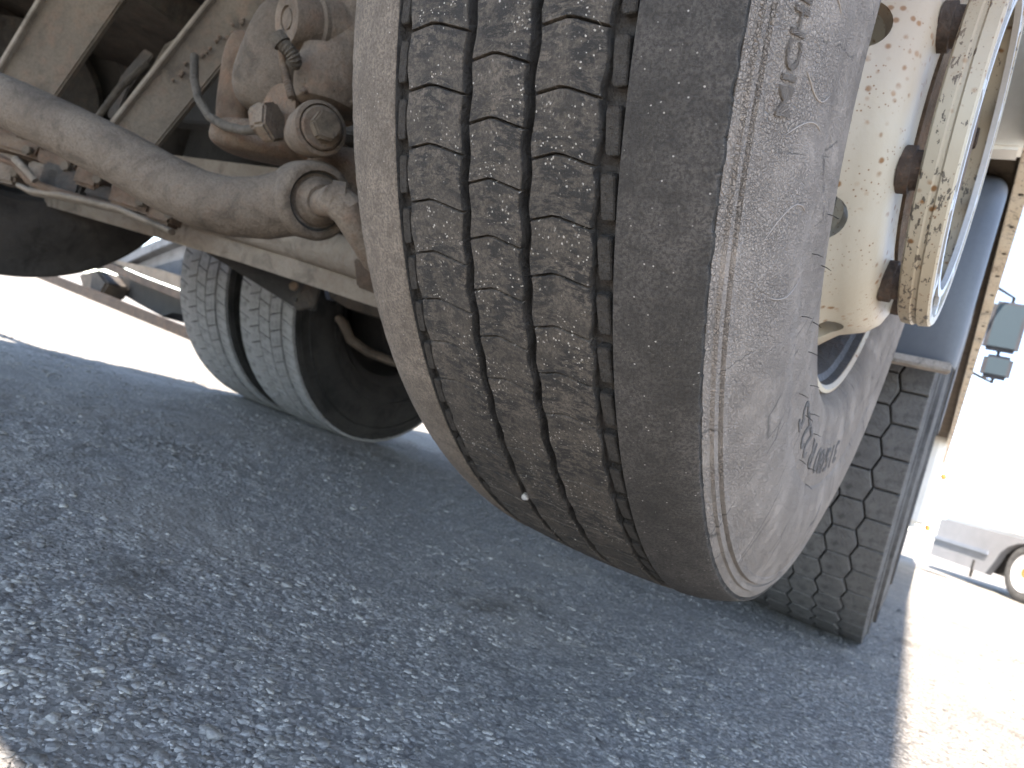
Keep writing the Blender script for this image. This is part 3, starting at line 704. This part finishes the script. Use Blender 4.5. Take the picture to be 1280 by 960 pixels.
# lifted axle beam between its two wheels
tpart(MB().tube([at(-160, 120, 2.35), at(40, 195, 2.1), at(230, 262, 1.75), at(380, 305, 1.5), at(470, 330, 1.35), at(620, 330, 1.28)], [.034, .035, .036, .038, .040, .042], 24).build('axle_beam', M['beamlight'], None))
poly([(-60, 165, 2.25), (160, 222, 1.95), (330, 275, 1.6), (500, 330, 1.3), (500, 362, 1.3), (420, 338, 1.42), (300, 302, 1.62), (150, 262, 1.92), (-60, 205, 2.25)], 1.6, .05, 'axle_flange', M['beamlight'], 'pale lower flange of the raised axle')
poly([(190, 190), (430, 220), (470, 262), (380, 240), (300, 236), (215, 212)], 1.75, .05, 'upper_flange', M['beamlight'])
poly([(442, 322), (478, 334), (482, 372), (446, 358)], 1.22, .012, 'bracket_plate', M['cast'])
# torque rod: long bent tube ending in a rubber-bushed eye
rod = MB().tube([at(-170, 62, 1.02), at(-60, 98, 1.0), at(20, 133, .98), at(90, 166, .96), at(150, 196, .95), at(205, 228, .94), at(250, 249, .93), at(290, 259, .925), at(330, 260, .92), at(362, 254, .92)],
                [.0345, .035, .036, .037, .038, .0385, .0385, .039, .041, .043], 40)
rod = tpart(rod.build('torque_rod', M['rod'], None)); rod['label'] = 'thick dusty bent rod ending in a rubber bushed eye'
ec = at(392, 251, .905); ea = (CAM-ec).normalized()*.88+rt*.42-up*.05; ea.normalize()
fe = frame(ec, ea)
sub(MB().lathe([(-.045, .028), (-.045, .044), (-.036, .050), (.010, .0505), (.018, .047), (.020, .044), (.020, .0385), (.012, .0375), (.012, .028)], fe, 56, close=True).build('eye', M['rod'], None), rod)
sub(MB().lathe([(.006, 0), (.006, .0372), (.013, .0372), (.013, .0345), (.008, .033)], fe, 56).build('bushing', M['plainrubber'], None), rod)
sub(MB().lathe([(.004, 0), (.008, .0318), (.018, .030), (.022, .0255), (.028, .0240), (.031, .021), (.031, 0)], fe, 56).build('washer', M['cast'], None), rod)
bp = fe @ V3((.033, 0, 0)); sub(hexbolt(bp, ea, .0165, .014, 'bolt', M['cast'], None, .3), rod)
# link running from the eye down to the beam
lk = tpart(MB().tube([ec+ea*.028+V3((0, 0, -.002)), at(420, 250, .85), at(436, 263, .85), at(450, 290, .86), at(468, 322, .88), at(500, 345, .9)], [.017, .021, .022, .019, .018, .02], 20).build('link_arm', M['cast'], None))
sub(MB().lathe([(0, .01), (0, .024), (.016, .024), (.018, .01)], frame(at(414, 250, .853), rt+fw*.25-up*.1), 32, close=True).build('collar', M['cast'], None), lk)
# two heavy diagonal frame plates
for (edge, poly_, d_) in ((((-22, 118), (58, -16)), [(-22, 118), (58, -16), (164, -16), (66, 124), (60, 140), (-25, 130)], 1.35),
                          (((138, 156), (268, -8)), [(138, 156), (268, -8), (350, -8), (190, 188), (150, 190)], 1.22)):
    b_ = poly(poly_, d_, .016, 'frame_plate', M['beam'])
    (x1, y1), (x2, y2) = edge
    e_ = poly([(x1-4, y1-2, d_-.012), (x2-4, y2-2, d_-.012), (x2+1, y2+1, d_-.012), (x1+1, y1+1, d_-.012)], d_, .05, 'plate_flange', M['beamlight'], parent=b_, bevel=.0015)
poly([(150, 150), (205, 55), (262, 20), (240, 80), (170, 165)], 1.55, .01, 'inner_plate', M['beam'])
poly([(133, 145), (150, 95), (180, 60), (192, 68), (160, 112), (145, 150)], 1.7, .02, 'inner_plate', M['darkgrey'])
tpart(MB().tube([at(120, 150, 1.6), at(150, 110, 1.6), at(185, 78, 1.6)], .008, 10).build('air_pipe', M['hose'], None))
# two added black boxes behind, standing in for the hollow's shade
tbox('shade_backing', (-2.3, 1.30, .74), (-.9, 1.36, 1.10), M['black'])
tbox('shade_backing', (-2.0, 1.05, .78), (-1.05, 1.10, 1.02), M['black'])
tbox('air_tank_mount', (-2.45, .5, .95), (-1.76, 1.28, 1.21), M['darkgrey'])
# weld beads on plate B
for k in range(16):
    f = k/15; u = 216+f*86+rng.uniform(-4, 4); v = 100-f*78+rng.uniform(-5, 5)
    p = at(u, v, 1.214); o = MB().tube([p, p+rt*.006*rng.uniform(.4, 1)+up*.006*rng.uniform(.3, 1)], [.004, .0022], 7).build('weld_bead', M['rusty'], None); tpart(o)

# steering knuckle group
kn = MB().tube([at(452, 18, .98), at(430, 60, .965), at(418, 100, .95), at(410, 135, .94)], [.060, .052, .046, .043], 40)
kn = tpart(kn.build('steering_knuckle', M['cast'], None)); kn['label'] = 'dusty cast steering knuckle beside the near tyre'
def blob(name, u, v, d_, r3, mat, par, ang=0, seed=0):
    """rounded casting: squashed sphere with three radii along right, up, depth"""
    bm = bmesh.new(); bmesh.ops.create_icosphere(bm, subdivisions=4, radius=1); c_ = at(u, v, d_); rr = np.random.default_rng(seed)
    a = rt*math.cos(ang)+up*math.sin(ang); b = -rt*math.sin(ang)+up*math.cos(ang)
    for vv in bm.verts:
        q = vv.co.copy(); p4 = 3.2
        nrm = (abs(q.x)**p4+abs(q.y)**p4+abs(q.z)**p4)**(1/p4); q = q/nrm
        vv.co = c_+a*q.x*r3[0]+b*q.y*r3[1]+fw*q.z*r3[2]
    me = bpy.data.meshes.new(name); bm.to_mesh(me); bm.free(); me.materials.append(mat); smooth(me, 60)
    return sub(link(bpy.data.objects.new(name, me)), par)
blob('casting', 350, 76, 1.06, (.052, .088, .05), M['rod'], kn, R(-22))
blob('casting', 300, 108, 1.10, (.028, .085, .03), M['rusty'], kn, R(-8))
blob('casting', 352, 182, 1.04, (.105, .026, .04), M['rusty'], kn, R(-10))
blob('casting', 428, 232, 1.0, (.05, .05, .05), M['rusty'], kn, R(-6))
blob('casting', 300, 172, 1.06, (.03, .022, .03), M['cast'], kn, R(-12))
# brake cylinder boot with crumbled dirt
boot = MB(); bf_ = frame(at(418, 92, .93), -up*.95-rt*.22)
boot.lathe([(-.02, .047), (.0, .0495), (.02, .049), (.036, .046), (.046, .040), (.05, .03), (.05, 0)], bf_, 48)
boot = sub(boot.build('dust_boot', M['cast'], None), kn)
for k in range(46):
    th = rng.uniform(0, 6.28); p = bf_ @ V3((rng.uniform(.02, .05), .044*math.cos(th), .044*math.sin(th)))
    bm = bmesh.new(); bmesh.ops.create_icosphere(bm, subdivisions=1, radius=rng.uniform(.002, .0055))
    for vv in bm.verts: vv.co = vv.co*rng.uniform(.6, 1.2)+p
    if k == 0: crumb = bmesh.new()
    me = bpy.data.meshes.new('tmp'); bm.to_mesh(me); bm.free(); crumb.from_mesh(me); bpy.data.meshes.remove(me)
me = bpy.data.meshes.new('dirt_crust'); crumb.to_mesh(me); crumb.free(); me.materials.append(M['cast']); cr_ = sub(link(bpy.data.objects.new('dirt_crust', me)), kn); cr_['kind'] = 'stuff'
# capped cylinder at the top
ca = (-rt*.62-fw*.62-up*.1).normalized(); cf = frame(at(398, 34, .93), ca)
cyl_ = sub(MB().lathe([(-.04, .044), (0, .040), (.004, .0385), (.006, .0345), (.042, .0330), (.046, .031), (.046, .016), (.043, .0155), (.043, .0125), (.0455, .012), (.0455, .0)], cf, 56).build('cylinder_cap', M['cast'], None), kn)
sub(MB().lathe([(.003, .0345), (.003, .0395), (.009, .0395), (.011, .0345)], cf, 56, close=True).build('cap_seam', M['rod'], None), kn)
# lower joint with hex bolt
ja = (rt*.62-fw*.78-up*.12).normalized(); jc = at(404, 159, .865); jf = frame(jc, ja)
jb = sub(MB().lathe([(-.075, .016), (-.07, .024), (-.05, .026), (-.045, .031), (-.012, .0345), (-.006, .0335), (-.004, .0290), (-.008, .0285), (-.008, .0)], jf, 56).build('ball_joint', M['cast'], None), kn)
sub(MB().lathe([(-.010, .0), (-.010, .0265), (-.003, .0265), (-.001, .0245), (-.001, 0)], jf, 48).build('washer', M['cast'], None), kn)
sub(hexbolt(jf @ V3((-.001, 0, 0)), ja, .0195, .016, 'bolt', M['beam'], None, .2), kn)
sub(hexbolt(at(333, 150, .93), (-rt*.9+fw*.3).normalized(), .024, .014, 'nut', M['cast'], None, .2), kn)
sub(hexbolt(at(345, 152, .92), (-rt*.9+fw*.3).normalized(), .028, .02, 'nut', M['cast'], None, .5), kn)
sub(MB().lathe([(0, 0), (0, .036), (.006, .036), (.006, 0)], frame(at(352, 140, .95), (-rt*.55-fw*.83).normalized()), 40).build('rusty_disc', M['rusty'], None), kn)
# sensor and corrugated hose
sub(MB().tube([at(345, 44, .86), at(353, 55, .862)], [.0105, .0115], 16).build('sensor_plug', M['hose'], None), kn)
def corr(pts, r_, name, mat, par, n=22):
    out = []; rad = []
    for i in range(n*2+1):
        f = i/(n*2)*(len(pts)-1); k = min(int(f), len(pts)-2); q = f-k
        p0 = pts[max(k-1, 0)]; p1 = pts[k]; p2 = pts[k+1]; p3 = pts[min(k+2, len(pts)-1)]
        p = .5*((2*p1)+(-p0+p2)*q+(2*p0-5*p1+4*p2-p3)*q*q+(-p0+3*p1-3*p2+p3)*q**3)
        out.append(p); rad.append(r_*(1 if i % 2 else .82))
    o = MB().tube(out, rad, 14).build(name, mat, None, sm=20)
    return sub(o, par) if par else tpart(o)
corr([at(352, 54, .862), at(362, 64, .863), at(368, 74, .868), at(366, 80, .875)], .0095, 'sensor_hose', M['hose'], kn, 10)
corr([at(353, 62, .89), at(354, 80, .885), at(359, 100, .88), at(365, 122, .88)], .0058, 'corrugated_hose', M['cast'], kn, 22)
# loose air hose curling down to the joint
corr([at(243, 70, 1.1), at(246, 118, 1.05), at(262, 148, 1.0), at(295, 162, .97), at(332, 160, .93)], .0085, 'air_hose', M['hose'], None, 1)
bpy.data.objects.remove([o for o in bpy.data.objects if o.name == 'air_hose'][0])
hp = [at(243, 70, 1.1), at(243, 100, 1.07), at(248, 124, 1.04), at(262, 146, 1.01), at(282, 158, .98), at(305, 163, .96), at(332, 161, .93)]
tpart(MB().tube(hp, .0064, 16).build('air_hose', M['hose'], None, sm=60))

# dark arm, its perforated bracket, brake and axle of the drive axle
poly([(214, 272), (300, 282), (392, 306), (402, 330), (392, 388), (364, 382), (342, 368), (232, 300)], 1.85, .03, 'spring_arm', M['black'], 'flat black arm in front of the far-side dual tyres')
br = poly([(362, 306), (404, 318), (402, 352), (394, 384), (370, 388), (362, 372), (378, 362), (384, 326)], 1.72, .014, 'spring_bracket', M['darkgrey'])
for (u, v, r_) in ((369, 326, .011), (368, 374, .006)):
    c_ = at(u, v, 1.715); sub(MB().lathe([(0, .0), (0, r_), (.004, r_), (.004, 0)], frame(c_, fw), 20).build('bracket_hole', M['black'], None), br)
sub(hexbolt(at(368, 358, 1.715), -fw, .012, .01, 'bolt', M['rusty'], None), br)
poly([(190, 292, 1.9), (218, 300, 1.9), (230, 284, 1.9), (200, 272, 1.9)], 1.9, .06, 'rubber_buffer', M['darkgrey'])
drum = tpart(MB().lathe([(-.05, 0), (-.05, .19), (-.03, .2), (.12, .2), (.14, .18), (.14, .07), (.3, .07)], Matrix.Translation((-1.86, 2.045, RZ)), 72).build('brake_drum', M['black'], None))
tpart(MB().tube([(-1.72, 2.045, RZ), (-1.4, 2.045, RZ), (-1.35, 2.045, RZ), (-.9, 2.045, RZ), (-.4, 2.045, RZ)], [.07, .075, .13, .13, .07], 24).build('drive_axle', M['black'], None))
poly([(405, 342), (440, 344), (520, 372), (520, 405), (478, 398), (432, 384), (412, 372)], 2.2, .1, 'brake_chamber', M['beam'])
tpart(cyl(at(412, 358, 2.28), at(424, 360, 2.3), .045, 'chamber_cap', M['fender'], None))
tpart(MB().tube([at(422, 396, 2.35), at(430, 405, 2.35), at(438, 424, 2.36), at(460, 440, 2.4), at(490, 452, 2.42), at(520, 458, 2.45)], [.02, .03, .028, .026, .025, .025], 14, flat=.6).build('slack_lever', M['cast'], None))
# castings at far left under the rod
poly([(-20, 168, 1.9), (60, 182, 1.85), (112, 206, 1.8), (118, 214, 1.8), (60, 206, 1.85), (-20, 180, 1.9)], 1.85, .03, 'spring_seat', M['rusty'])
for (u, v) in ((48, 202), (100, 214)): tpart(hexbolt(at(u, v, 1.75), -up*.8-fw*.4, .016, .012, 'bolt', M['cast'], None))
tpart(MB().tube([at(-20, 190, 1.6), at(18, 205, 1.6), at(36, 226, 1.6), at(70, 240, 1.6), at(110, 252, 1.6), at(170, 266, 1.6)], [.007, .008, .009, .011, .011, .010], 14).build('brake_rod', M['rusty'], None))
tpart(MB().tube([at(18, 198, 1.55), at(32, 212, 1.55), at(44, 226, 1.55)], .008, 10).build('brake_rod', M['beamlight'], None))
for (u, v, w_, h_) in ((62, 224, .04, .045), (85, 228, .05, .05), (140, 246, .05, .03)):
    c_ = at(u, v, 1.65); mm = frame(c_, rt*.95-up*.3, up); o = MB().box((-w_, -.03, -h_*.6), (w_, .03, h_*.6), mm).build('spring_clamp', M['darkgrey'] if w_ > .045 else M['cast'], None, bevel=.006); tpart(o)

for (u, v, d_, w_, h_, a_) in ((8, 176, 1.7, .05, .022, .3), (30, 186, 1.68, .06, .018, .3), (78, 206, 1.66, .045, .02, .35), (118, 222, 1.64, .03, .03, .3), (172, 250, 1.6, .05, .028, .3), (208, 266, 1.6, .03, .03, .3), (15, 214, 1.7, .03, .035, .2)):
    mm = frame(at(u, v, d_), rt*math.cos(a_)-up*math.sin(a_), up)
    o = MB().box((-w_, -.03, -h_), (w_, .03, h_), mm).build('spring_casting', M['cast'] if u % 2 else M['rusty'], None, bevel=.007); tpart(o)
    sub(hexbolt(at(u+6, v+3, d_-.035), -fw, .012, .012, 'bolt', M['beam'], None, u*.1), o)
tpart(MB().tube([at(24, 232, 1.62), at(40, 240, 1.62), at(80, 246, 1.6), at(150, 262, 1.58), at(215, 290, 1.56)], [.012, .016, .018, .016, .014], 12, flat=.5).build('leaf_edge', M['beamlight'], None))

# ------------------------------------------------------------------ pebble caught in a groove
pb = bmesh.new(); bmesh.ops.create_icosphere(pb, subdivisions=2, radius=.0036)
for v in pb.verts: v.co *= 1+rng.uniform(-.18, .18)
me = bpy.data.meshes.new('pebble'); pb.to_mesh(me); pb.free()
me.materials.append(mat_dirty('pale_pebble', (.6, .56, .5), (.7, .66, .6), 200)); pe = link(bpy.data.objects.new('pebble', me))
a_, th_ = A0-.0283+.002, math.asin(-.86)
# along the ray through its pixel down to the tread radius
d0 = (fw+rt*((657-640)/FPX)-up*((621-480)/FPX)).normalized(); inv = WM.inverted(); o_ = inv @ CAM; dl = inv.to_3x3() @ d0
A_ = dl.y**2+dl.z**2; B_ = 2*(o_.y*dl.y+o_.z*dl.z); Cc = o_.y**2+o_.z**2-(RT-.001)**2
tt = (-B_-math.sqrt(B_*B_-4*A_*Cc))/(2*A_); pe.location = CAM+d0*tt
tag(pe, 'pale pebble caught in a groove low on the near tyre', 'pebble')

# ------------------------------------------------------------------ white van to the right, beyond the truck
vd = V3((.52, -.854, 0)).normalized(); vn = V3((.854, .52, 0)).normalized()     # along its side, and away from us
V0 = V3((.86, 7.3, 0))
VM = Matrix((vd, vn, V3((0, 0, 1)))).transposed().to_4x4(); VM.translation = V0
van = empty('van'); van.matrix_basis = VM; tag(van, 'white van with a grey skirt parked on the sunlit ground beyond the truck', 'van')
def vpart(o): o.parent = van; return o
# body shell outline with a wheel arch
WR = .25
out = [(-1.25, .52), (-1.25, 1.62), (-.9, 1.66), (3.0, 1.7), (3.6, 1.2), (3.9, 1.0), (3.95, .52)]
vpart(MB().prism([V3((x, 0, z)) for x, z in out], (0, 1.5, 0)).build('body', M['vanwhite'], None, bevel=.03))
arch = [(WR+.1)*1 for _ in range(1)]
def skirt(x0, x1):
    pts = [(x0, .2), (x0, .519), (x1, .519), (x1, .2)]
    return pts
pts = [(-1.24, .13), (-1.24, .518), (.42, .518)]
pts += [(.36*math.cos(t_), .25+.36*math.sin(t_)*.68) for t_ in np.linspace(0.05, math.pi-.1, 10)]
pts += [(-.44, .13)]
vpart(MB().prism([V3((x, -.012, z)) for x, z in pts], (0, .06, 0)).build('skirt', M['vangrey'], None))
vpart(MB().prism([V3((x, -.012, z)) for x, z in ((.4, .13), (.4, .518), (3.9, .518), (3.9, .13))], (0, .06, 0)).build('skirt', M['vangrey'], None))
vpart(MB().box((-1.25, -.03, .30), (-.46, -.013, .335)).build('trim_strip', M['greybody'], None))
vpart(MB().box((-1.2, .06, .16), (3.8, 1.45, .515)).build('chassis', M['black'], None))
for x in (0, 2.9):
    tw = vpart(MB().lathe([(a_, r_) for a_, r_ in ((-.06, .16), (-.078, .18), (-.082, .215), (-.07, .243), (-.05, .25), (.05, .25), (.07, .243), (.082, .215), (.078, .18), (.06, .16))], Matrix.Translation((x, .075, WR)) @ Matrix.Rotation(-math.pi/2, 4, 'Z'), 64).build('tyre', M['tyregrey'], None))
    wr = MB().lathe([(.078, .162), (.07, .145), (.045, .135), (.06, .06), (.07, .05), (.07, 0)], Matrix.Translation((x, .075, WR)) @ Matrix.Rotation(-math.pi/2, 4, 'Z'), 48).build('wheel_rim', M['vanwhite'], None); vpart(wr)
    h_ = MB().lathe([(.06, .05), (.085, .045), (.085, 0)], Matrix.Translation((x, .075, WR)) @ Matrix.Rotation(-math.pi/2, 4, 'Z'), 24).build('hub_cap', M['orange'], None); h_.parent = wr
vpart(MB().box((-.62, -.02, .06), (-.60, .0, .22)).build('mud_flap', M['plainrubber'], None))
vpart(MB().lathe([(0, .16), (.06, .15), (.09, .1), (.1, 0)], Matrix.Translation((-.35, .35, 1.66)) @ Matrix.Rotation(-math.pi/2, 4, 'Y'), 32).build('roof_vent', M['vanwhite'], None))
# orange marker lamps on the near truck's side
for (u, v) in ((1178, 596), (1158, 660)):
    tpart(cyl(at(u, v, 6.1), at(u+3, v, 6.08), .03, 'marker_lamp', M['orange'], None))

# ------------------------------------------------------------------ trailer on the left, far behind
def tp(u, v):       # a vertical plane running away to the left
    f = (u-60)/160; return at(u, v, 1/((1-f)/10.5+f/6.6))
TN = (tp(220, 380)-tp(60, 320)); TN.z = 0; TN.normalize(); TA = V3((-TN.y, TN.x, 0))
if TA.dot(fw) < 0: TA = -TA
tr = empty('trailer'); tr.location = tp(140, 372); tr.location.z = 0
bpy.context.view_layer.update()
tag(tr, 'pale grey trailer with brown rails on the left beyond the dual tyres', 'trailer')
TRM = Matrix.Translation(tr.location)
def trpart(pts, back, thick, name, mat, bevel=.006):
    P_ = [tp(u, v)+TA*back for u, v in pts]
    o = MB().prism(P_, TA*thick).build(name, mat, None, bevel=bevel); o.parent = tr; o.matrix_parent_inverse = TRM.inverted(); return o
trpart([(-60, 312), (20, 341), (120, 380), (245, 429), (245, 414), (120, 364), (20, 326), (-60, 297)], 0, .1, 'guard_rail', M['trailrail'])
trpart([(95, 322), (160, 350), (245, 384), (245, 372), (160, 340), (100, 314)], .1, .12, 'chassis_rail', M['trailrail'])
trpart([(100, 312), (160, 338), (245, 370), (245, 350), (180, 330), (140, 322), (120, 318)], .15, .1, 'side_rail', M['trailbeige'])
trpart([(112, 316), (180, 286), (300, 300), (300, 372), (245, 352), (170, 332)], .35, .3, 'body_panel', M['trailgrey'])
trpart([(92, 328), (170, 292), (210, 276), (214, 284), (170, 304), (130, 324)], .2, .1, 'ramp_arm', M['trailgrey'])
pl = trpart([(204, 318), (226, 322), (226, 350), (204, 344)], .30, .04, 'lamp_grille', M['black'])
for k in range(3):
    o = trpart([(205, 323+k*8), (226, 327+k*8), (226, 329+k*8), (205, 325+k*8)], .285, .012, 'grille_bar', M['trailgrey'], .001)
o = trpart([(189, 322), (199, 324), (199, 331), (189, 329)], .33, .02, 'reflector', M['rusty'])
trpart([(128, 376), (205, 404), (205, 399), (134, 372)], .12, .06, 'guard_bar', M['trailbeige'])
trpart([(100, 325), (160, 350), (245, 385), (245, 424), (206, 406), (208, 388), (190, 380), (172, 376), (158, 374), (148, 380), (120, 364), (92, 346), (92, 330)], .5, .3, 'underframe', M['black'])
trpart([(78, 336), (100, 330), (112, 346), (104, 362), (84, 356)], .2, .3, 'tank', M['darkgrey'], .03)

# far white lorry behind that trailer would be clipped by the light: left to the sunlit ground
for o in list(bpy.data.objects):
    if o.name.startswith('tmp'): bpy.data.objects.remove(o)
